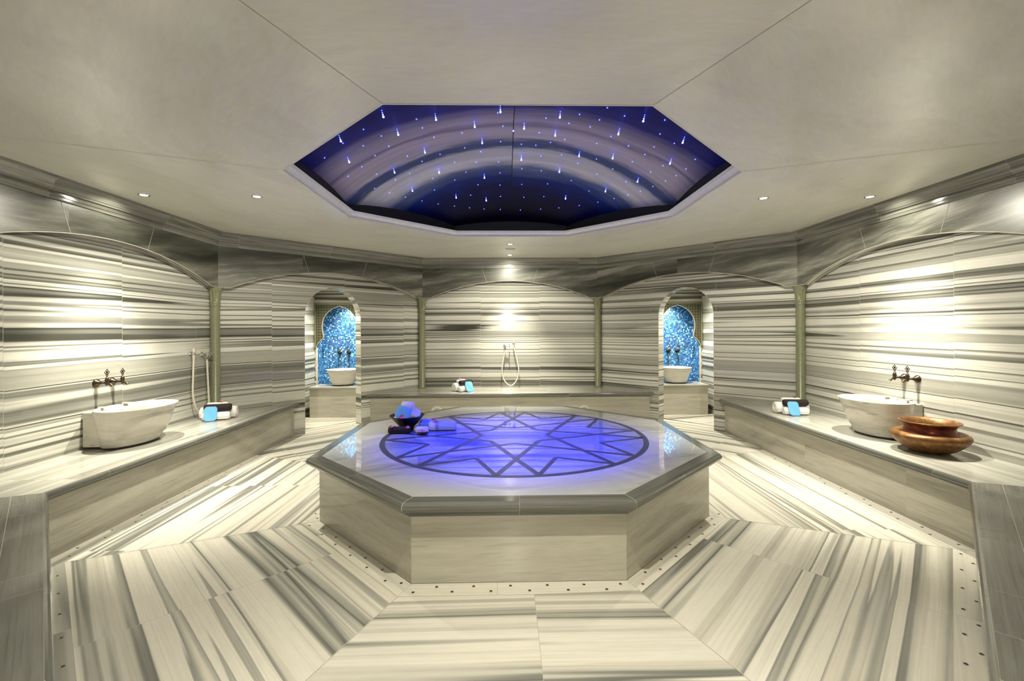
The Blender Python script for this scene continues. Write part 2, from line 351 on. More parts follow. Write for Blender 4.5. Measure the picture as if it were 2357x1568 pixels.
# lower walls
SIDE={'B':'back','BL':'back_left','BR':'back_right','L':'left','R':'right','F':'front','FL':'front_left','FR':'front_right'}
def archpts(hw,spring,n=28):
    return [(-hw*math.cos(PI*i/n),spring+hw*math.sin(PI*i/n)) for i in range(n+1)]
AHW,ASP=.43,1.70
def archwall(s,hw,pts,ztop,R0,R1,name,mats,zbase=0):
    mb=MB(); E=RW*T8; uo=ORDER.index(s)*3.17
    for R,fl_ in ((R0,False),(R1,True)):
        E=R*T8+.001
        quads=[[(-E,zbase),(-hw,zbase),(-hw,ztop),(-E,ztop)],[(hw,zbase),(E,zbase),(E,ztop),(hw,ztop)]]
        for (t0,z0),(t1,z1) in zip(pts,pts[1:]): quads.append([(t0,z0),(t1,z1),(t1,ztop),(t0,ztop)])
        for Q in quads:
            P=[W(s,R,t,z) for t,z in Q]; uv=[(t+uo,z) for t,z in Q]
            if fl_: P=P[::-1];uv=uv[::-1]
            mb.face(P,uv)
    path=[(-hw,zbase)]+pts+[(hw,zbase)]; L=0
    for (t0,z0),(t1,z1) in zip(path,path[1:]):
        mb.face([W(s,R0,t0,z0),W(s,R1,t0,z0),W(s,R1,t1,z1),W(s,R0,t1,z1)],[(0+uo,z0*.9+t0*.2),(R1-R0+uo,z0*.9+t0*.2),(R1-R0+uo,z1*.9+t1*.2),(uo,z1*.9+t1*.2)])
    # thin polished arris round the opening
    for (t0,z0),(t1,z1) in zip(path,path[1:]):
        nrm=Vector((-(z1-z0),t1-t0)); nrm=nrm/ max(nrm.length,1e-6)*.004
        mb.face([W(s,R0-.0015,t0,z0),W(s,R0-.0015,t1,z1),W(s,R0-.0015,t1+nrm.x,z1+nrm.y),W(s,R0-.0015,t0+nrm.x,z0+nrm.y)],m=1)
    return struct(mb,name,mats)
for i,s in enumerate(ORDER):
    E=RW*T8; uo=i*3.17
    if s in ('BL','BR'): archwall(s,AHW,archpts(AHW,ASP),2.5,RW,RW+WT,'wall_'+SIDE[s],[MW,MGR]); continue
    if s=='F':
        h=1.36; archwall(s,h,[(-h,2.25),(h,2.25)],2.5,RW,RW+WT,'wall_front',[MW,MGR]); continue
    mb=MB(); Q=[(-E,0),(E,0),(E,2.5),(-E,2.5)]
    mb.face([W(s,RW,t,z) for t,z in Q],[(t+uo,z) for t,z in Q])
    struct(mb,'wall_'+SIDE[s],[MW])
# arched frieze in front of each wall, with soffit, plus keystone joints
SP,AP,FH=2.045,2.338,1.39
rad=(FH*FH+(AP-SP)**2)/(2*(AP-SP)); zc0=AP-rad
for i,s in enumerate(ORDER):
    mb=MB(); E=RF*T8; uo=i*3.17
    n=36; arc=[(-FH+2*FH*k/n,) for k in range(n+1)]; arc=[(t[0],zc0+math.sqrt(rad*rad-t[0]**2)) for t in arc]
    top=2.60
    path=[(-E,SP)]+arc+[(E,SP)]
    for (t0,z0),(t1,z1) in zip(path,path[1:]):
        Q=[(t0,z0),(t1,z1),(t1,top),(t0,top)]
        mb.face([W(s,RF,t,z) for t,z in Q],[(t+uo,z) for t,z in Q])
        mb.face([W(s,RF,t0,z0),W(s,RW+.01,t0,z0),W(s,RW+.01,t1,z1),W(s,RF,t1,z1)],[(t0+uo,0),(t0+uo,.11),(t1+uo,.11),(t1+uo,0)],m=2)
        mb.face([W(s,RF-.002,t0,z0-.001),W(s,RF-.002,t1,z1-.001),W(s,RF-.002,t1,z1+.005),W(s,RF-.002,t0,z0+.005)],m=1)
    for sg in (-1,1):
        a=Vector((sg*.405,2.30)); b=Vector((sg*.50,2.60)); a.y=zc0+math.sqrt(rad*rad-a.x**2); w=.002
        mb.face([W(s,RF-.0015,a.x-w,a.y),W(s,RF-.0015,a.x+w,a.y),W(s,RF-.0015,b.x+w,b.y),W(s,RF-.0015,b.x-w,b.y)],m=1)
    struct(mb,'trim_%d'%(i+9),[MFZ,MGR,MW])
# cornice: mitred profile ring (distance from frieze, height)
CP=[(0,2.560),(.012,2.560),(.014,2.566),(.014,2.584),(.022,2.588),(.022,2.600),(.010,2.602),(.010,2.622),(.034,2.624),(.036,2.634),(.046,2.640),(.054,2.656),(.060,2.676),(.068,2.692),(.080,2.702),(.086,2.706),(.086,2.716),(.093,2.718),(.093,ZC+.002)]
mb=MB(); cl=0
for k,((d0,z0),(d1,z1)) in enumerate(zip(CP,CP[1:])):
    dl=math.hypot(d1-d0,z1-z0)
    for i,s in enumerate(ORDER):
        r0,r1=RF-d0,RF-d1
        mb.face([W(s,r0,-r0*T8,z0),W(s,r0,r0*T8,z0),W(s,r1,r1*T8,z1),W(s,r1,-r1*T8,z1)],[(i*3.1-r0*T8,cl),(i*3.1+r0*T8,cl),(i*3.1+r1*T8,cl+dl),(i*3.1-r1*T8,cl+dl)],sm=False)
    cl+=dl
for i,s in enumerate(ORDER):   # mitre joints
    for (d0,z0),(d1,z1) in zip(CP,CP[1:]):
        r0,r1=RF-d0-.001,RF-d1-.001
        mb.face([W(s,r0,r0*T8-.002,z0),W(s,r0,r0*T8,z0),W(s,r1,r1*T8,z1),W(s,r1,r1*T8-.002,z1)],m=1)
struct(mb,'trim_17',[MCN,MGR])
# ceiling ring
mb=MB()
for i,s in enumerate(ORDER):
    r0,r1=RO,RW+.02
    mb.face([W(s,r0,-r0*T8,ZC),W(s,r0,r0*T8,ZC),W(s,r1,r1*T8,ZC),W(s,r1,-r1*T8,ZC)],[(-r0*T8+i*4,r0),(r0*T8+i*4,r0),(r1*T8+i*4,r1),(-r1*T8+i*4,r1)])
    mb.face([W(s,r0,r0*T8-.0025,ZC-.0008),W(s,r0,r0*T8+.001,ZC-.0008),W(s,r1,r1*T8+.001,ZC-.0008),W(s,r1,r1*T8-.0025,ZC-.0008)],m=1)
struct(mb,'ceiling',[MCE,MGRD])
# oculus moulding, drum and dome
OP=[(0,ZC-.001),(.006,ZC-.004),(.010,ZC+.006),(.004,ZC+.012),(.012,ZC+.022),(.030,ZC+.034),(.046,ZC+.044),(.052,ZC+.054),(.056,ZC+.062),(.060,ZC+.066)]
mb=MB(); cl=0
for (d0,z0),(d1,z1) in zip(OP,OP[1:]):
    for i,s in enumerate(ORDER):
        r0,r1=RO-d0,RO-d1
        mb.face([W(s,r0,-r0*T8,z0),W(s,r0,r0*T8,z0),W(s,r1,r1*T8,z1),W(s,r1,-r1*T8,z1)])
struct(mb,'trim_18',[MTRIM])
ZD0=2.875;ZD1=3.30;RD=1.80
def dz(x,y):
    r2=(x*x+y*y)/(RD*1.082)**2
    return ZD0+(ZD1-ZD0)*(1-r2)
def octr(a):
    a=(a+PI/8)%(PI/4)-PI/8; return 1/math.cos(a)
mb=MB(); NR,NA=14,64; rows=[]
for k in range(NR+1):
    ring=[]
    for j in range(NA):
        a=2*PI*j/NA; R=max(RD*octr(a)*k/NR,.001); x,y=R*math.sin(a),R*math.cos(a); ring.append((x,y,dz(x,y)))
    rows.append(ring)
mb.grid(rows,True,lambda i,j:(rows[i][j%NA][0],rows[i][j%NA][1]))
for s in ORDER:
    for (ra,za,rb,zb) in ((RO-.060,ZC+.066,RD+.02,ZC+.067),(RD,ZC+.066,RD,2.99)):
        mb.face([W(s,ra,-ra*T8,za),W(s,ra,ra*T8,za),W(s,rb,rb*T8,zb),W(s,rb,-rb*T8,zb)],m=1)
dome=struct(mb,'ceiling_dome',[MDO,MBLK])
# ------------------------------------------------------------------ alcove chambers behind the two arches
YB=4.03; XS=3.53; CHZ=2.5; NC=3.07; NH=.44
for sg,nm in ((-1,'left'),(1,'right')):
    def V(x,y,z): return Vector((sg*x,y,z))
    def uvx(P): return [(p.x*sg+60,p.z) for p in P]
    mb=MB()
    def F(mb,P,uv=None,m=0):
        if sg<0: P=P[::-1]; uv=uv[::-1] if uv else None
        mb.face(P,uv,m)
    # back wall pieces round the niche
    for (x0,x1,z0,z1) in ((NC+NH,XS,0,CHZ),(NC-NH,NC+NH,1.965,CHZ),(1.45,NC-NH,0,CHZ),(NC-NH,NC+NH,0,.5)):
        P=[V(x0,YB,z0),V(x1,YB,z0),V(x1,YB,z1),V(x0,YB,z1)]; F(mb,P,uvx(P))
    struct(mb,'wall_%s_alcove_back'%nm,[MW])
    mb=MB(); P=[V(XS,YB,0),V(XS,1.9,0),V(XS,1.9,CHZ),V(XS,YB,CHZ)]; F(mb,P,[(p.y+80,p.z) for p in P]); struct(mb,'wall_%s_alcove_side'%nm,[MW])
    mb=MB(); P=[V(1.4,YB+.05,CHZ),V(XS+.05,YB+.05,CHZ),V(XS+.05,1.9,CHZ)]; F(mb,P); struct(mb,'ceiling_%s_alcove'%nm,[MCE])
    # mosaic niche with carved screen
    t=thing('mosaic_niche','blue mosaic niche with carved olive keyhole surround behind the %s basin through the %s doorway'%('small',nm),'niche',(sg*NC,YB,.525))
    D=.26; mb=MB()
    def box_uv(P,k): 
        mb.face(P,[((p.x if k else p.y)+3,p.z) for p in P])
    a,b,z0,z1=-NH+.02,NH-.02,-.03,1.44
    box_uv([Vector((a,D,z0)),Vector((b,D,z0)),Vector((b,D,z1)),Vector((a,D,z1))],1)
    box_uv([Vector((a,.035,z0)),Vector((a,D,z0)),Vector((a,D,z1)),Vector((a,.035,z1))],0)
    box_uv([Vector((b,D,z0)),Vector((b,.035,z0)),Vector((b,.035,z1)),Vector((b,D,z1))],0)
    mb.face([Vector((a,0,z1)),Vector((a,D,z1)),Vector((b,D,z1)),Vector((b,0,z1))])
    mb.build('mosaic_lining',MMO,t)
    for x0 in (a,b):
        mb=MB()
        P=[Vector((x0,0,z0)),Vector((x0,.036,z0)),Vector((x0,.036,.7)),Vector((x0,0,.7))]; mb.face(P if x0<0 else P[::-1])
        xx=x0-.02 if x0<0 else x0+.02
        mb.face([Vector((x0,0,z0)),Vector((x0,0,.68)),Vector((xx,0,.68)),Vector((xx,0,z0))][::(1 if x0<0 else -1)])
        mb.build('jamb',MBA,t)
    # keyhole profile (half width, z) from bottom to apex
    pr=[(.42,.66),(.40,.705),(.36,.765),(.315,.805),(.285,.835),(.283,.86),(.300,.91),(.313,.97),(.316,1.04),(.308,1.11),(.285,1.18),(.245,1.25),(.19,1.31),(.125,1.355),(.06,1.38),(.02,1.395),(0,1.405)]
    mb=MB(); y0=-.03
    for sx in (-1,1):
        def E_(P): mb.face(P if sx<0 else P[::-1],[(p.x,p.z) for p in (P if sx<0 else P[::-1])])
        for (w0,z0_),(w1,z1_) in zip(pr,pr[1:]):
            E_([Vector((sx*NH,y0,z0_)),Vector((sx*w0,y0,z0_)),Vector((sx*w1,y0,z1_)),Vector((sx*NH,y0,z1_))])
            mb.face([Vector((sx*w0,y0,z0_)),Vector((sx*w0,.03,z0_)),Vector((sx*w1,.03,z1_)),Vector((sx*w1,y0,z1_))])
            E_([Vector((sx*w0,.03,z0_)),Vector((sx*NH,.03,z0_)),Vector((sx*NH,.03,z1_)),Vector((sx*w1,.03,z1_))])
        E_([Vector((sx*NH,y0,1.405)),Vector((0,y0,1.405)),Vector((0,y0,1.44)),Vector((sx*NH,y0,1.44))])
        mb.face([Vector((sx*NH,y0,.66)),Vector((sx*NH,.03,.66)),Vector((sx*.42,.03,.66)),Vector((sx*.42,y0,.66))])
    mb.build('carved_screen',MSC,t)
    mb=MB()
    mb.box((-NH-.008,-.038,1.425),(NH+.008,0,1.447)); mb.box((-NH-.008,-.038,.66),(-NH+.012,0,1.43)); mb.box((NH-.012,-.038,.66),(NH+.008,0,1.43))
    mb.build('screen_frame',MCO,t)
    mb=MB(); path=[Vector((-w,-.032,z)) for w,z in pr]+[Vector((w,-.032,z)) for w,z in pr[::-1][1:]]
    mb.tube([Vector((-.43,-.02,.10))]+[Vector((-.43,-.02,.6))]+path+[Vector((.43,-.02,.6)),Vector((.43,-.02,.10))],.0045,8); mb.build('arch_edge',MBA,t)
    # chamber bench
    bt=thing('alcove_bench','pale marble bench inside the %s doorway carrying the small %s basin'%(nm,'round'),'bench',(sg*NC,3.8,0))
    x0,x1=(-.36,1.3) if sg<0 else (-1.3,.36)
    if sg<0: x0,x1=-3.43+NC,.62
    else: x0,x1=-.62,3.43-NC
    mb=MB(); mb.box((x0,3.57-3.8,0),(x1,YB-3.8-.002,.498)); mb.build('bench_front',MBF,bt)
    mb=MB(); mb.box((x0-.006,3.545-3.8,.498),(x1+.006,YB-3.8-.031,.525)); mb.build('bench_top',MBT,bt,bevel=.004)
# lobby behind the camera (only seen in reflections)
mb=MB()
for P in ([(-1.7,-3.95,0),(-1.7,-7,0),(-1.7,-7,2.6),(-1.7,-3.95,2.6)],[(1.7,-7,0),(1.7,-3.95,0),(1.7,-3.95,2.6),(1.7,-7,2.6)],[(-1.7,-7,0),(1.7,-7,0),(1.7,-7,2.6),(-1.7,-7,2.6)]):
    P=[Vector(p) for p in P]; mb.face(P,[(p.x+p.y,p.z) for p in P])
struct(mb,'wall_lobby',[MW])
mb=MB(); mb.face([Vector(p) for p in [(-1.7,-7,2.6),(-1.7,-3.9,2.6),(1.7,-3.9,2.6),(1.7,-7,2.6)]]); struct(mb,'ceiling_lobby',[MCE])
# ------------------------------------------------------------------ BENCHES of the main room
def bench(s,label,e0=None,e1=None):
    """e: None mitre, else t where the bench stops against a wall"""
    t=thing('marble_bench',label,'bench',W(s,(RB+RW)/2,0,0))
    o=t.location
    def lim(R,sg,e): 
        return sg*R*T8 if e is None else sg*(RW*math.sqrt(2)-R)-sg*.004   # meets a wall turned 45 degrees
    def seg(mb,prof,uk,m=0,sm=False):
        acc=0
        for (r0,z0),(r1,z1) in zip(prof,prof[1:]):
            dl=math.hypot(r1-r0,z1-z0)
            a0,b0,a1,b1=lim(r0,-1,e0),lim(r0,1,e1),lim(r1,-1,e0),lim(r1,1,e1)
            mb.face([W(s,r0,a0,z0)-o,W(s,r0,b0,z0)-o,W(s,r1,b1,z1)-o,W(s,r1,a1,z1)-o],[(a0+uk,acc),(b0+uk,acc),(b1+uk,acc+dl),(a1+uk,acc+dl)],m,sm); acc+=dl
    uk=ORDER.index(s)*3.3
    mb=MB(); seg(mb,[(RBF,0),(RBF,.405)],uk); 
    for e,sg in ((e0,-1),(e1,1)):
        if e is None:
            pass
    mb.build('bench_front',MBF,t)
    mb=MB()
    seg(mb,[(RBF+.02,.400),(RBF-.012,.400),(RBF-.012,.408),(RBF-.025,.413),(RB+.006,.424),(RB,.434),(RB,.452),(RB+.004,.461),(RB+.012,.4665),(RB+.022,ZB)],uk)
    mb.build('bench_edge',MPE,t)
    mb=MB(); seg(mb,[(RB+.022,ZB),(RW-.003,ZB)],uk+.7)
    r0,r1=RB+.16,RB+.163
    mb.face([W(s,r0,lim(r0,-1,e0),ZB+.0006)-o,W(s,r0,lim(r0,1,e1),ZB+.0006)-o,W(s,r1,lim(r1,1,e1),ZB+.0006)-o,W(s,r1,lim(r1,-1,e0),ZB+.0006)-o],m=1)
    if s in('FL','FR'):
        for tt in (-1.0,-.3,.45,1.1):
            mb.face([W(s,RB+.02,tt,ZB+.0006)-o,W(s,RB+.02,tt+.0025,ZB+.0006)-o,W(s,RW-.01,tt+.0025,ZB+.0006)-o,W(s,RW-.01,tt,ZB+.0006)-o],m=1)
    mb.build('bench_seat',[MBT if s not in('FL','FR') else MPE,MGR],t)
    return t
bench('L','left marble wall bench under the taps, with marble basin and rolled towels on it',None,1)
bench('R','right marble wall bench carrying the marble basin and copper pot',1,None)
bb=bench('B','long marble bench against the back wall under the coiled shower hose',1,1)
bench('FL','dark grey marble bench end in the bottom left corner of the photo')
bench('FR','dark grey marble bench end in the bottom right corner of the photo')
# dark rear ends where the front benches stop at the doorway: closing panels
for s,sg in (('FL',-1),('FR',1)):
    pass
# round covers on the back bench front
for x,lab in ((-1.195,'left'),(1.19,'right')):
    t=thing('round_cover','round ringed white cover low on the back bench front, %s of the two'%lab,'cover',(x,RBF-.001,.175),0,'round covers on the back bench')
    M=Matrix.Rotation(PI/2,4,'X')
    mb=MB(); mb.lathe([(.001,.006),(.045,.006),(.052,.002)],n=32,M=M); mb.build('disc',MBF,t)
    mb=MB(); mb.lathe([(.052,.001),(.056,.010),(.066,.010),(.070,.003),(.078,.003),(.081,.009),(.088,.009),(.092,0)],n=40,M=M); mb.build('ring',MBA,t)
# ------------------------------------------------------------------ PLATFORM
pl=thing('marble_platform','octagonal heated marble platform with dark star inlay in the middle of the room','platform',(0,0,0))
mb=MB()
for i,s in enumerate(ORDER):
    e=RBASE*T8; Q=[(-e,0.004),(e,0.004),(e,.445),(-e,.445)]
    mb.face([W(s,RBASE,t,z) for t,z in Q][::-1],[(t+i*2.7,z*1.0+.1) for t,z in Q][::-1])
mb.build('base',marble('platform_base_marble',BF,fineamt=.25,sv=3.2,su=.10,tile=(9,9),toff=0,warp=.04,tilt=.03,detail=4,rough=.10,lines=.0,jw=0,seed=33,bigmix=.35,bcol=(.47,.43,.33)),pl)
EP=[(RBASE-.005,.405),(RBASE+.014,.405),(RBASE+.016,.424),(RBASE+.022,.432),(RBASE+.022,.440),(RTOP-.034,.444),(RTOP-.016,.452),(RTOP-.004,.464),(RTOP,.478),(RTOP-.002,.492),(RTOP-.010,.504),(RTOP-.024,.510),(1.531,ZP)]
mb=MB(); acc=0
for (r0,z0),(r1,z1) in zip(EP,EP[1:]):
    dl=math.hypot(r1-r0,z1-z0)
    for i,s in enumerate(ORDER):
        mb.face([W(s,r0,-r0*T8,z0),W(s,r0,r0*T8,z0),W(s,r1,r1*T8,z1),W(s,r1,-r1*T8,z1)][::-1],[(i*1.9-r0*T8,acc),(i*1.9+r0*T8,acc),(i*1.9+r1*T8,acc+dl),(i*1.9-r1*T8,acc+dl)][::-1])
        if z0>.46: mb.face([W(s,r0+.0008,r0*T8-.003,z0+.0006),W(s,r0+.0008,r0*T8,z0+.0006),W(s,r1+.0008,r1*T8,z1+.0006),W(s,r1+.0008,r1*T8-.003,z1+.0006)][::-1],m=1)
    acc+=dl
mb.build('edge_moulding',[MPE,MGR],pl)
mb=MB(); R=1.531
mb.face([W(s,R,-R*T8,ZP) for s in ORDER][::-1]); mb.build('top_slab',MPT,pl)
mb=MB(); mb.face([Vector((1.17*math.sin(2*PI*k/96),1.17*math.cos(2*PI*k/96),ZP+.0006)) for k in range(96)][::-1]); mb.build('blue_lit_disc',MPD,pl)  # same white stone as the slab, with the blue light pool in its colour
mb=MB(); N=96; zt=ZP+.0012
for k in range(N):
    a,b=2*PI*k/N,2*PI*(k+1)/N
    mb.face([Vector((r*math.sin(x),r*math.cos(x),zt)) for r,x in ((1.163,a),(1.163,b),(1.21,b),(1.21,a))][::-1])
mb.build('ring_inlay',MINL,pl)
mb=MB()
def line(p,r,w,zz):
    p,r=Vector(p),Vector(r); d=(r-p).normalized(); n=Vector((-d.y,d.x))*w/2
    mb.face([Vector((*(p-n),zz)),Vector((*(r-n),zz)),Vector((*(r+n),zz)),Vector((*(p+n),zz))])
def pol(r,deg): a=math.radians(deg); return (r*math.sin(a),-r*math.cos(a))
for k in range(8):
    A=45*k
    for sg in (-1,1):
        tip=pol(1.172,A+sg*7.2)
        line(tip,pol(.305,A-sg*45),.042,zt+.0001*(k%3)+.0003*(sg>0))
        line(tip,pol(.805,A+sg*22.5),.036,zt+.0002+.0001*(k%2))
mb.build('star_inlay',MINL,pl)
# ------------------------------------------------------------------ COLUMNS
def column(label):
    t=thing('column',label,'column',(0,0,0),0,'olive columns in the wall corners')
    H=2.045-ZB
    mb=MB(); mb.lathe([(.062,0),(.062,.03),(.055,.035),(.055,H-.235)],n=24,cap0=True); mb.build('shaft',MCO,t)
    mb=MB(); n=48; zs=[(H-.245,.058,0),(H-.235,.064,0),(H-.222,.060,0),(H-.212,.060,0),(H-.20,.065,0),(H-.188,.058,.0),(H-.18,.060,.16),(H-.12,.066,.24),(H-.06,.072,.16),(H-.048,.070,0),(H-.042,.078,0),(H-.028,.078,0),(H-.022,.086,0),(H,.088,0)]
    rows=[]
    for z,r,fl_ in zs: rows.append([((r*(1-fl_*(.5+.5*math.cos(8*2*PI*k/n))))*math.cos(2*PI*k/n),(r*(1-fl_*(.5+.5*math.cos(8*2*PI*k/n))))*math.sin(2*PI*k/n),z) for k in range(n)])
    mb.grid(rows,True); mb.face(rows[-1]); mb.build('capital',MCO,t)
    return t
RCOL=3.735
cpos=lambda s1,sg: (W(s1,RCOL-.0,sg*RCOL*T8,ZB))
c0=column('olive green corner column beside the hose, left of the left doorway'); c0.location=cpos('L',1)
dup(c0,cpos('B',-1),0,'olive green column between the left doorway and the back wall')
dup(c0,cpos('B',1),0,'olive green column between the back wall and the right doorway')
dup(c0,cpos('R',-1),0,'olive green corner column right of the right doorway, behind rolled towels')
# ------------------------------------------------------------------ BASINS
def basin(a,b,a2,b2,h,label,loc,rz,blk=True,group=None,boff=0):
    t=thing('marble_basin',label,'basin',loc,rz,group)
    # local: +x points away from the wall, y along the wall
    n=64; mb=MB(); prof=[(0,.018),(.02,.022),(.35,h*.42),(.7,h*.74),(.93,h-.012),(.975,h-.003),(1.0,h)]
    rows=[]
    for f,z in prof: rows.append([( (b2+(b-b2)*f)*math.cos(2*PI*k/n)-boff*(1-f),(a2+(a-a2)*f)*math.sin(2*PI*k/n),z) for k in range(n)])
    th=.028
    for f,z in ((1,h),(1,h-.05),(.6,h*.5),(.25,h*.25)):
        dd=th
        rows.append([((b2+(b-b2)*f-dd)*math.cos(2*PI*k/n),(a2+(a-a2)*f-dd)*math.sin(2*PI*k/n),z) for k in range(n)])
    rows.append([(.01*math.cos(2*PI*k/n),.01*math.sin(2*PI*k/n),h*.2) for k in range(n)])
    mb.grid(rows,True); mb.build('bowl',MBA,t)
    mb=MB(); mb.lathe([(1,0),(1,.02)],n=48,c=(-boff,0,0),ax=b2-.012,ay=a2-.012,cap0=True); mb.build('foot',MBK,t)
    if blk:
        mb=MB(); mb.box((-.285,-a*.66,.02),(-b2*.5,a*.62,h-.022)); mb.build('back_block',MBA,t,bevel=.006)
        for sy in (-1,1):
            mb=MB(); mb.box((-b*.92,sy*a*.34-.02,h-.001),(-b*.55,sy*a*.34+.02,h+.010)); mb.build('rim_rest',MBA,t,bevel=.004)
    return t
HB=.345
basin(.37,.265,.275,.165,HB,'large oval marble basin with grey veins on the left bench',(-3.485,.035,ZB+.001),0,boff=.055)
basin(.335,.275,.245,.175,HB,'large oval marble basin on the right bench beside the copper pot',(3.49,.075,ZB+.001),PI,boff=.045)
basin(.275,.275,.185,.185,.275,'small round marble basin in front of blue mosaic, left doorway',(-2.96,3.85,.526),-PI/2,False)
basin(.275,.275,.185,.185,.275,'small round marble basin in front of blue mosaic, right doorway',(2.975,3.85,.526),-PI/2,False)
# ------------------------------------------------------------------ TAPS
def tap(label):
    t=thing('brass_tap',label,'tap')
    MX=Matrix.Rotation(PI/2,4,'Y')
    mb=MB(); n=32; rows=[]
    for x,r in ((0,.036),(.006,.037),(.014,.033),(.03,.020),(.042,.013),(.05,.011)):
        rows.append([(x,r*(1-.08*(k%2))*math.cos(2*PI*k/n),r*(1-.08*(k%2))*math.sin(2*PI*k/n)) for k in range(n)])
    mb.grid(rows,True); mb.build('escutcheon',MBZ,t)
    mb=MB(); mb.tube([(.04,0,0),(.075,0,0),(.10,0,0)],[.008,.0085,.011],12)
    mb.lathe([(.001,-.026),(.007,-.024),(.011,-.016),(.012,0),(.014,.006),(.014,.014),(.017,.018),(.017,.030),(.014,.034),(.014,.044),(.010,.048),(.006,.052),(.005,.060)],c=(.10,0,0),n=20)
    vb=mb.build('valve_body',MBZ,t)
    mb=MB(); mb.tube([(.10,0,-.004),(.118,0,-.008),(.132,0,-.014),(.142,0,-.022),(.146,0,-.030)],[.010,.010,.010,.011,.012],12); mb.build('spout',MBZ,t)
    mb=MB()
    def loop(c,r):
        mb.tube([(.10,c[0]+r*math.cos(2*PI*k/12),c[1]+r*math.sin(2*PI*k/12)) for k in range(12)],.0032,6,closed=True)
    z0=.094
    for c,r in (((0,z0+.014),.010),((0,z0-.012),.010),((.014,z0),.010),((-.014,z0),.010),((0,z0),.007),((0,.068),.009)): loop(c,r)
    mb.sphere((.10,0,z0+.028),.005); mb.build('handle',MBZ,vb)
    return t
t0=tap('dark bronze tap over the left bench basin, nearer the camera'); t0.location=(-RW,-.066,1.035)
dup(t0,(-RW,.10,1.03),0,'dark bronze tap over the left bench basin, nearer the hose')
dup(t0,(RW,.065,1.02),PI,'dark bronze tap over the right bench basin, nearer the doorway')
dup(t0,(RW,-.075,1.02),PI,'dark bronze tap over the right bench basin, nearer the camera')
for sx,nm,xs in ((-1,'left',(-3.17,-3.00)),(1,'right',(3.16,2.99))):
    for k,x in enumerate(xs):
        dup(t0,(x,YB+.26,1.07),-PI/2,'small tap on the blue mosaic of the %s doorway alcove, %s of its pair'%(nm,['outer','inner'][k]))
        mb=MB(); mb.tube([(0,0,0),(.002,-.004,-.1),(.002,-.008,-.27)],[.008,.006,.005],10)
        tag(mb.build('water_stream',MWA,loc=(x,YB+.115,1.035)),'thin stream of water falling from the %s tap in the %s doorway alcove'%(['outer','inner'][k],nm),'water')
# ------------------------------------------------------------------ SHOWER SETS  (local: x along wall to viewer's right, -y away from wall, z up)
def bez(pts,n=40):
    # Catmull-Rom through pts
    P=[Vector(p) for p in pts]; P=[2*P[0]-P[1]]+P+[2*P[-1]-P[-2]]; out=[]; m=len(P)-3
    for i in range(m):
        for k in range(n//m+1):
            u=k/(n//m+1); a,b,c,d=P[i:i+4]
            out.append(.5*((2*b)+(c-a)*u+(2*a-5*b+4*c-d)*u*u+(3*b-a-3*c+d)*u**3))
    out.append(P[-2]); return out
def shower(label,loc,rz,mx,hx,dzh,hose):
    t=thing('hose_shower',label,'shower hose',loc,rz)
    mb=MB(); M=Matrix.Translation((mx,0,0))@Matrix.Rotation(PI/2,4,'X')
    mb.lathe([(.03,.0),(.03,.006),(.024,.012),(.014,.016),(.014,.05),(.019,.052),(.019,.085),(.010,.09)],n=24,M=M,cap1=True)
    mb.lathe([(.010,0),(.010,-.03),(.012,-.034),(.012,-.05)],c=(mx,-.066,-.012),n=14,cap1=True); mv=mb.build('mixer_valve',MCH,t)
    mb=MB()
    mb.tube([(mx,-.07,0),(mx+.07,-.07,0)],.011,12)
    for k in range(4):
        a=PI/4+k*PI/2; mb.tube([(mx+.075,-.07,0),(mx+.078,-.07+.032*math.cos(a),.032*math.sin(a))],[.006,.007],8)
        mb.sphere((mx+.078,-.07+.034*math.cos(a),.034*math.sin(a)),.009,10,6)
    mb.build('cross_handle',MCH,mv)
    mb=MB(); M=Matrix.Translation((hx,0,dzh))@Matrix.Rotation(PI/2,4,'X')
    mb.lathe([(.022,0),(.022,.006),(.012,.01),(.009,.035)],n=20,M=M); mb.lathe([(.018,-.012),(.018,.012),(.014,.012),(.014,-.012)],c=(hx,-.045,dzh),n=18); mb.build('wall_holder',MCH,t)
    mb=MB(); mb.lathe([(.010,-.06),(.013,-.05),(.013,.035),(.016,.045),(.016,.06)],c=(hx,-.045,dzh),n=18,cap1=True); mb.build('hand_spray',MHO,t)
    mb=MB(); mb.tube(bez(hose,60),.0105,10); mb.build('hose',MHO,t)
    return t
# left wall: viewer's right = +Y
shower('white shower hose hanging by the left corner column above rolled towels',(-RW,1.25,1.21),PI/2,.107,-.098,.02,
  [(-.098,-.045,-.04),(-.115,-.05,-.25),(-.12,-.05,-.45),(-.08,-.06,-.62),(.0,-.08,-.70),(.10,-.09,-.66),(.125,-.07,-.45),(.115,-.066,-.2),(.107,-.066,-.06)])
shower('white shower hose hanging in a teardrop loop on the back wall',(0,RW,1.20),0,-.093,.062,.05,
  [(.062,-.045,-.01),(.085,-.05,-.12),(.125,-.05,-.28),(.145,-.055,-.43),(.12,-.055,-.57),(.06,-.06,-.665),(.0,-.06,-.69),(-.07,-.06,-.65),(-.13,-.055,-.55),(-.145,-.055,-.40),(-.125,-.06,-.26),(-.10,-.066,-.12),(-.093,-.066,-.06)])
shower('white shower hose loop on the right wall at the right edge of the photo',(RW,-1.16,1.19),-PI/2,-.09,.07,.05,
  [(.07,-.045,-.01),(.11,-.05,-.14),(.15,-.05,-.30),(.16,-.055,-.45),(.12,-.055,-.57),(.06,-.06,-.665),(.0,-.06,-.69),(-.07,-.06,-.65),(-.13,-.055,-.55),(-.155,-.055,-.42),(-.14,-.06,-.27),(-.10,-.066,-.12),(-.09,-.066,-.06)])
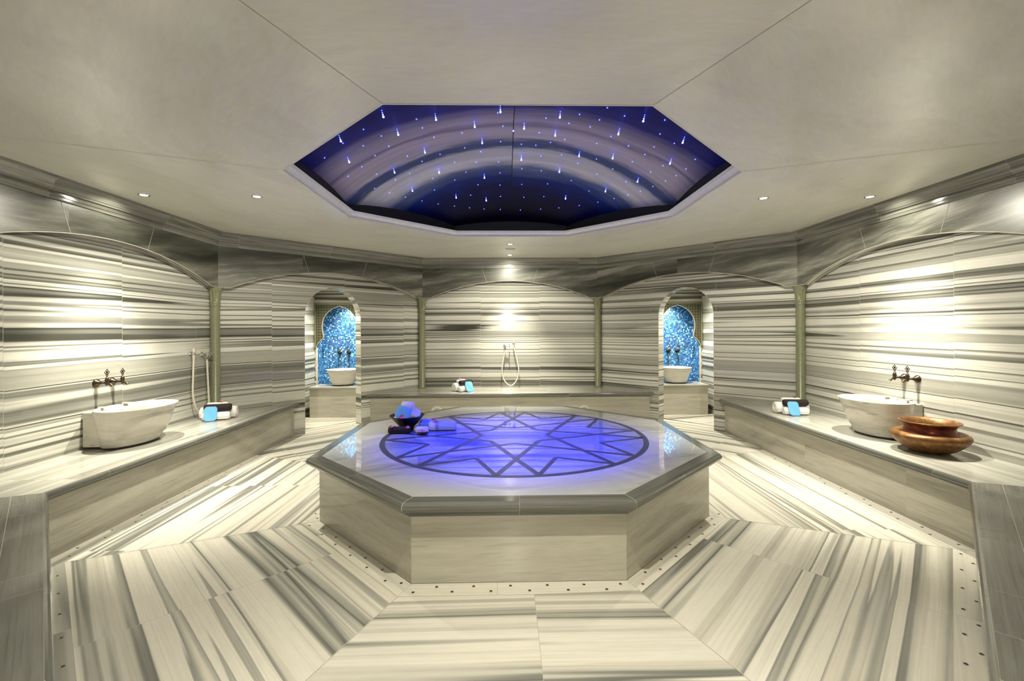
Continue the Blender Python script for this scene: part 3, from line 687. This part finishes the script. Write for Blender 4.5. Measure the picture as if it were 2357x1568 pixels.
# ------------------------------------------------------------------ COPPER POT
t=thing('copper_pot','squat aged copper pot with flared neck beside the right bench basin','pot',(3.455,-.53,ZB+.001))
mb=MB(); mb.lathe([(0.0009,.0),(0.0940,.0),(0.1316,.008),(0.1786,.035),(0.2303,.08),(0.2557,.115),(0.2623,.135),(0.2557,.152),(0.2350,.166),(0.2087,.168),(0.1927,.160),(0.1786,.150)],n=56); mb.build('body',MCP,t)
mb=MB(); mb.lathe([(0.1842,.152),(0.1748,.165),(0.1673,.185),(0.1673,.205),(0.1748,.225),(0.1880,.240)],n=56); mb.build('neck',MCPD,t)
mb=MB(); mb.lathe([(0.1880,.240),(0.2012,.248),(0.2040,.253),(0.2002,.256),(0.1908,.252),(0.1739,.236),(0.1579,.205),(0.1560,.18),(0.1692,.14),(0.1880,.1),(0.1504,.04),(0.0009,.02)],n=56); mb.build('rim',MCP,t)
# ------------------------------------------------------------------ TOWELS
def roll_mesh(L,r,flat=1.0,turns=3.2,pitch=.011):
    """rolled towel, axis along x, resting on z=0"""
    mb=MB(); n=36; rows=[]
    xs=[-L/2,-L/2+.006,-L/2+.014,-L/4,0,L/4,L/2-.014,L/2-.006,L/2]; rs=[r-.014,r-.005,r,r*1.015,r*.99,r*1.01,r,r-.005,r-.014]
    for x,rr in zip(xs,rs):
        rows.append([(x,rr*math.cos(2*PI*k/n)*(1+.01*math.sin(3*k)),r*flat+rr*flat*math.sin(2*PI*k/n)) for k in range(n)])
    mb.grid(rows,True); mb.face([Vector(p) for p in rows[0]][::-1]); mb.face([Vector(p) for p in rows[-1]])
    for sx in (-1,1):
        sp=[]; m=60
        for k in range(m+1):
            a=turns*2*PI*k/m; rr=.006+(r-.012)*k/m; sp.append((sx*(L/2),rr*math.cos(a),r*flat+rr*flat*math.sin(a)))
        mb.tube(sp,.0042,6)
    # loose outer edge
    mb.tube([(-L/2+.01,-r*.86,r*flat*.46),(L/2-.01,-r*.86,r*flat*.46)],.006,6)
    return mb
def rolled(label,loc,rz,L,r,mat=None,flat=1.0,tilt=(0,0),name='rolled_towel',group=None):
    o=roll_mesh(L,r,flat).build(name,mat or MTW); o.location=loc; o.rotation_euler=(tilt[0],tilt[1],rz)
    return tag(o,label,'towel',group)
def mitt(label,loc,rot,w,h,name='bath_mitt'):
    mb=MB(); nx,ny=10,12; t=.012
    def pt(i,j,s):
        u=-1+2*i/nx; v=-1+2*j/ny
        # superellipse-like rounding
        k=1-.08*(abs(u)**6)*(abs(v)**6)*2
        x=u*w/2*k; y=v*h/2*k; e=(1-abs(u)**8)*(1-abs(v)**8)
        return (x,y,s*t/2*e+.008*math.sin(v*2.2)*(.5)+.003*math.sin(u*4+v*3))
    for s in (-1,1):
        rows=[[pt(i,j,s) for i in range(nx+1)] for j in range(ny+1)]
        if s<0: rows=[r[::-1] for r in rows]
        mb.grid(rows)
    o=mb.build(name,MBL); o.location=loc; o.rotation_euler=rot
    return tag(o,label,'mitt')
def petal(label,loc,rot,mat,s=.022):
    mb=MB(); rows=[]
    for j in range(7):
        v=j/6; w=s*math.sin(PI*min(.98,max(.06,v*.85+.1)))
        rows.append([(w*(-1+2*i/6),s*1.6*(v-.5),.35*s*((-1+2*i/6)**2)+.3*s*(v-.5)**2*4) for i in range(7)])
    mb.grid(rows); mb.grid([[ (p[0],p[1],p[2]+.0012) for p in r[::-1]] for r in rows])
    o=mb.build('flower_petal',mat); o.location=loc; o.rotation_euler=rot
    return tag(o,label,'petal')
def pile(where,c,rz,petcol,pm):
    """c = pile centre; local x along the rolls, local -y towards the camera"""
    M=Matrix.Translation(Vector(c))@Matrix.Rotation(rz,4,'Z')
    L=lambda x,y,z: M@Vector((x,y,z))
    rolled('large white rolled towel at the back of the towel pile on the %s'%where,L(0,.06,0),rz,.37,.068)
    rolled('small white rolled towel at the front of the towel pile on the %s'%where,L(.0,-.055,0),rz,.27,.045)
    rolled('dark brown rolled towel lying across the two white rolls on the %s'%where,L(.01,-.026,.099),rz,.265,.040,MBR)
    rolled('slim white rolled towel on top of the towel pile on the %s'%where,L(-.01,.047,.137),rz,.20,.026)
    mitt('light blue bath mitt leaning on the front of the towel pile on the %s'%where,L(-.045,-.108,.082),(math.radians(62),0,rz+.1),.13,.17)
    petal('%s flower petal on top of the towel pile on the %s'%(petcol,where),L(.03,.043,.192),(.2,.2,rz+.6),pm)
pile('left bench',(-3.44,1.12,ZB+.002),.33,'coral',MCR)
pile('right bench',(3.37,1.13,ZB+.002),-.12,'red',MRD)
# back bench pile: rolls seen end-on
M=Matrix.Translation(Vector((-.76,3.36,ZB+.002)))@Matrix.Rotation(.75,4,'Z')
rz=.75; L=lambda x,y,z: M@Vector((x,y,z))
rolled('large white rolled towel with spiral end at the left of the back bench pile',L(-.02,.085,0),rz,.30,.068)
rolled('small white rolled towel with spiral end in the middle of the back bench pile',L(-.03,-.045,0),rz,.26,.045)
rolled('dark brown rolled towel lying across the white rolls on the back bench',L(.02,.005,.102),rz-.0,.25,.040,MBR)
rolled('slim white rolled towel on top of the back bench pile',L(-.03,.075,.138),rz,.16,.026)
mitt('light blue bath mitt leaning on the right of the back bench pile',L(-.01,-.125,.083),(math.radians(58),0,rz-.25),.13,.18)
petal('coral flower petal on top of the back bench pile',L(-.05,.07,.195),(.3,0,.6),MCR)
# ------------------------------------------------------------------ THINGS ON THE PLATFORM
bx,by=-1.06,.285
t=thing('black_bowl','black conical bowl holding towels on the marble platform','bowl',(bx,by,ZP+.001))
mb=MB(); mb.lathe([(.001,0),(.062,0),(.066,.006),(.060,.014),(.075,.035),(.125,.09),(.166,.137),(.172,.143),(.166,.143),(.12,.095),(.07,.045),(.03,.022),(.001,.020)],n=40); mb.build('bowl_shell',MBK,t)
def rolled2(label,loc,rot,L,r,mat): 
    o=roll_mesh(L,r).build('rolled_towel',mat); o.location=loc; o.rotation_euler=rot; return tag(o,label,'towel')
rolled2('big white rolled towel standing tilted in the black bowl',(bx+.062,by+.03,ZP+.150),(.0,-1.42,.25),.21,.068,MTW)
rolled2('round white rolled towel at the right of the black bowl',(bx+.085,by-.005,ZP+.095),(.1,-.5,-1.15),.13,.055,MTW)
rolled2('white folded cloth at the left inside the black bowl',(bx-.04,by-.06,ZP+.105),(0,-.3,.2),.11,.030,MTW)
mitt('bright blue bath mitt lying over the front rim of the black bowl',(bx-.015,by-.10,ZP+.185),(math.radians(58),math.radians(16),-.25),.15,.125)
petal('pink petal stuck on the blue mitt in the bowl',(bx-.02,by-.145,ZP+.150),(1.0,0,.3),MPK,.026)
rolled2('black rolled cloth lying at the left foot of the bowl',(-1.095,.115,ZP),(0,0,.03),.20,.034,MBR)
rolled2('small white rolled flannel in front of the bowl',(-.885,.135,ZP+.001),(0,0,.02),.115,.030,MTW)
t=thing('dark_dish','small dark dish with a petal in front of the white flannel','dish',(-.87,.075,ZP+.001))
mb=MB(); mb.lathe([(.001,0),(.03,0),(.048,.008),(.055,.015),(.052,.016),(.03,.006),(.001,.005)],n=28); mb.build('dish_shell',MBK,t)
petal('magenta petal lying in the small dark dish',(-.87,.075,ZP+.016),(.3,0,1.3),MPK,.026)
petal('pink petal on the left end of the black rolled cloth',(-1.17,.09,ZP+.066),(.5,.2,.3),MPK,.018)
petal('pink petal on the right end of the black rolled cloth',(-1.01,.085,ZP+.064),(.9,0,.2),MPK,.018)
o=roll_mesh(.26,.056,.80).build('rolled_towel',MST); o.location=(-.70,.235,ZP+.001); o.rotation_euler=(0,0,.06); tag(o,'grey blue rolled towel with dark stripes right of the bowl','towel')
petal('magenta petal on top of the striped rolled towel',(-.775,.215,ZP+.093),(.5,0,.5),MPK,.024)
mb=MB(); mb.box((-.06,-.10,0),(.06,.10,.075)); o=mb.build('folded_towel',MBLC,bevel=.018); o.location=(-.885,.34,ZP+.001); o.rotation_euler=(0,0,.12); tag(o,'folded blue towel between the bowl and the striped roll','towel')
# ------------------------------------------------------------------ DOWNLIGHTS
LC=(1,.95,.79)
def downlight(label,loc,kw,size=math.radians(95),blend=.9,spill=0,twin=False):
    x,y,z=loc
    t=thing('downlight',label,'ceiling light',loc,0,'ceiling downlights')
    mb=MB(); mb.lathe([(.046,.0),(.046,-.003),(.040,-.006),(.033,-.004),(.030,.0)],n=32); mb.build('bezel',MCH,t)
    mb=MB(); mb.lathe([(.031,-.0015),(.001,-.0015)],n=24); mb.build('lens',MLENS,t)
    l=bpy.data.lights.new('downlight_lamp','SPOT'); l.energy=kw; l.spot_size=size; l.spot_blend=blend; l.shadow_soft_size=.022; l.color=LC
    o=bpy.data.objects.new('lamp',l); COL.objects.link(o); o.parent=t; o.location=(0,0,-.012)
    for az in ((0,) if spill and not twin else (-52,52) if spill else ()):   # wash turned towards the walls
        l=bpy.data.lights.new('downlight_spill','SPOT'); l.energy=spill; l.spot_size=math.radians(126); l.spot_blend=.6; l.shadow_soft_size=.015; l.color=LC
        o=bpy.data.objects.new('lamp',l); COL.objects.link(o); o.parent=t; o.location=(0,0,-.03)
        hv=Matrix.Rotation(math.radians(az),3,'Z')@Vector((x,y,0)).normalized()
        o.rotation_mode='QUATERNION'; o.rotation_quaternion=(hv*.5-Vector((0,0,.86))).to_track_quat('-Z','Y')
    return t
ZL=ZC-.001
K=1.0
for pos,nm in ((( -3.33,-.085),'left wall'),((3.335,-.07),'right wall'),((-.006,3.29),'back wall')):
    downlight('round downlight in the ceiling closest to the %s cornice'%nm,(*pos,ZL),290*K,math.radians(72),1,10*K)
for pos,nm in (((-2.348,-.04),'left wall'),((2.357,-.018),'right wall'),((-.009,2.319),'back wall')):
    downlight('round downlight in the ceiling between the %s and the dome opening'%nm,(*pos,ZL),(200 if nm=='back wall' else 72)*K,math.radians(72),1,(60 if nm=='back wall' else 80)*K,nm!='back wall')
downlight('round downlight in the ceiling nearest the entrance, just above the photo',(.03,-2.64,ZL),190*K,math.radians(100),1)
for sg,nm in ((-1,'left'),(1,'right')):
    downlight('downlight in the top of the blue mosaic niche of the %s doorway'%nm,(sg*2.90,YB+.13,.525+1.438),42,math.radians(150))
    downlight('downlight above the floor inside the %s doorway alcove'%nm,(sg*2.95,3.20,CHZ-.001),210,math.radians(120))
t=thing('added_fill_globe','added unseen round fill lamp in the entrance lobby behind the camera','lamp',(0,-5.7,2.2))  # unseen lamp added as soft fill for ceiling and back walls
mb=MB(); mb.sphere((0,0,0),.13,20,12); mb.build('fill_globe_sphere',emit('fill_globe_glow',(1,.93,.8),3),t)
mb=MB(); mb.tube([(0,0,.13),(0,0,.40)],.008,8); mb.build('stem',MCH,t)
l=bpy.data.lights.new('fill_globe_bulb','POINT'); l.energy=70*K; l.shadow_soft_size=.15; l.color=(1,.94,.80)
o=bpy.data.objects.new('lamp',l); COL.objects.link(o); o.parent=t; o.location=(0,0,-.3)
# vent
t=thing('ceiling_vent','flat round vent between two downlights near the back wall','vent',(0,2.71,ZC))
mb=MB(); mb.lathe([(.078,0),(.078,-.004),(.070,-.007),(.001,-.007)],n=36); mb.build('vent_disc',MGY,t)
mb=MB(); mb.lathe([(.055,-.0072),(.055,-.009),(.049,-.009),(.049,-.0072)],n=36); mb.build('vent_ring',MGY,t)
# ------------------------------------------------------------------ STAR LIGHTS in the dome
A1=[(905,180),(535,395),(1035,345),(1365,215),(608,585),(1702,285),(1927,152),(1268,510),(1766,432),(1003,685),(1390,692),(1158,850),(1783,742),(1537,915),(1797,943)]
B1=[(503,205),(190,305),(460,370),(1010,360),(1230,240),(1570,435),(163,585),(665,555),(957,577),(1455,625),(492,695),(1170,785),(890,870),(543,932)]
A2=[(748,350),(571,467),(412,592),(745,491),(901,408),(965,497),(846,576),(1123,583),(1255,342),(1205,265),(1354,423),(1596,388),(1905,218),(1948,333),(1927,466),(1618,517),(1756,551),(1249,630),(1405,571),(1530,641),(1714,641),(1907,643),(614,753),(858,737),(731,671),(1020,787),(1142,733),(1342,778),(1626,727),(1920,736),(840,859),(969,900),(1104,938),(1355,878),(1729,836),(1919,841),(1665,925),(1922,938),(1246,971),(1386,998),(1525,1018),(1655,1034),(1780,1045),(1920,1051),(1530,793)]
B2=[(378,267),(575,314),(757,346),(667,237),(838,286),(906,182),(1054,253),(1400,292),(1358,412),(935,430),(1085,512),(318,392),(414,477),(288,500),(164,490),(537,452),(812,490),(809,623),(948,710),(1117,650),(1225,588),(1305,523),(1480,493),(1658,634),(1380,686),(1577,716),(1273,740),(1493,772),(1400,817),(330,594),(508,585),(647,660),(333,720),(166,703),(811,753),(590,806),(386,834),(164,836),(1060,820),(1292,864),(1182,904),(1076,936),(742,898),(957,965),(181,948),(353,943),(817,996),(657,1022),(481,1041),(324,1050),(151,1057)]
SCL=560/2091
def hit(px,py):
    d=ray(px,py); t=2.0
    while t<9:
        p=CO+d*t
        if p.z>dz(p.x,p.y): break
        t+=.004
    return p
def nrm(p):
    k=2*(ZD1-ZD0)/(RD*1.082)**2
    return Vector((-k*p.x,-k*p.y,-1)).normalized()
mb=MB(); mb.sphere((0,0,0),.0055,10,6); star_me=None
first=None
for base,lst in ((640,A2),(1160,B2)):
    for zx,zy in lst:
        p=hit(base+zx*SCL,200+zy*SCL)
        if math.hypot(p.x,p.y)>1.9: continue
        n=nrm(p)
        if first is None:
            first=mb.build('star_light',MSTAR); o=first
        else:
            o=first.copy(); COL.objects.link(o)
        o.location=p+n*.004
        tag(o,'tiny round blue star light set flush in the dark dome','star light','tiny blue star lights in the dome')
proto=None
for base,lst in ((640,A1),(1160,B1)):
    for zx,zy in lst:
        p=hit(base+zx*SCL,200+zy*SCL); n=nrm(p)
        if proto is None:
            t=thing('crystal_star_light','blue star light with a short hanging string of crystal beads in the dome','star light',(0,0,0),0,'beaded blue star lights in the dome')
            m2=MB(); m2.tube([(0,0,0),(0,0,.054)],.0015,6); m2.build('stem',MCH,t)
            for z,r,mm in ((.010,.004,MSTAR),(.024,.0045,MSTAR),(.038,.0055,MSTARW),(.054,.0085,MSTARW)):
                m2=MB(); m2.sphere((0,0,z),r,10,6); m2.build('bead',mm,t)
            proto=t; o=t
        else: o=dup(proto,(0,0,0),0,proto['label'])
        o.location=p; o.rotation_mode='QUATERNION'; o.rotation_quaternion=Vector((0,0,1)).rotation_difference(n)
# blue lamp at the top of the dome
t=thing('blue_spotlight','small blue spotlight at the crown of the dome','spotlight',(0,-.15,dz(0,-.15)))
mb=MB(); mb.sphere((0,0,-.004),.007,10,6); mb.build('lens',MSTARW,t)
l=bpy.data.lights.new('blue_lamp','SPOT'); l.energy=1000; l.color=(.001,.008,1); l.spot_size=math.radians(57); l.spot_blend=1.0; l.shadow_soft_size=.05
o=bpy.data.objects.new('lamp',l); COL.objects.link(o); o.parent=t; o.location=(0,0,-.06)
# ------------------------------------------------------------------ WORLD, CAMERA, VIEW
w=bpy.data.worlds.new('world'); SC.world=w; w.use_nodes=True
w.node_tree.nodes['Background'].inputs[0].default_value=(.01,.01,.01,1)
cd=bpy.data.cameras.new('camera'); cam=bpy.data.objects.new('camera',cd); COL.objects.link(cam)
cd.sensor_fit='HORIZONTAL'; cd.sensor_width=36; cd.lens=36*CAM['f']/2357
cd.shift_x=-(CAM['px']-1178.5)/2357; cd.shift_y=(CAM['py']-784)/2357
cd.clip_start=.02
right=Vector((_c,-_s,0)); fwd=Vector((_s,_c,0)); up=Vector((0,0,1))
cr,sr=math.cos(CAM['roll']),math.sin(CAM['roll'])
xa=right*cr+up*sr; ya=-right*sr+up*cr   # set below
xa=right*cr-up*(-sr); ya=up*cr-right*sr
R3=Matrix((xa,ya,-fwd)).transposed()
cam.matrix_world=Matrix.Translation(CO)@R3.to_4x4()
SC.camera=cam
SC.view_settings.view_transform='Standard'; SC.view_settings.look='None'; SC.view_settings.gamma=1; SC.view_settings.use_curve_mapping=False
SC.view_settings.exposure=.68
SC.cycles.max_bounces=10; SC.cycles.diffuse_bounces=7; SC.cycles.glossy_bounces=4; SC.cycles.sample_clamp_indirect=4
SC.cycles.use_denoising=True
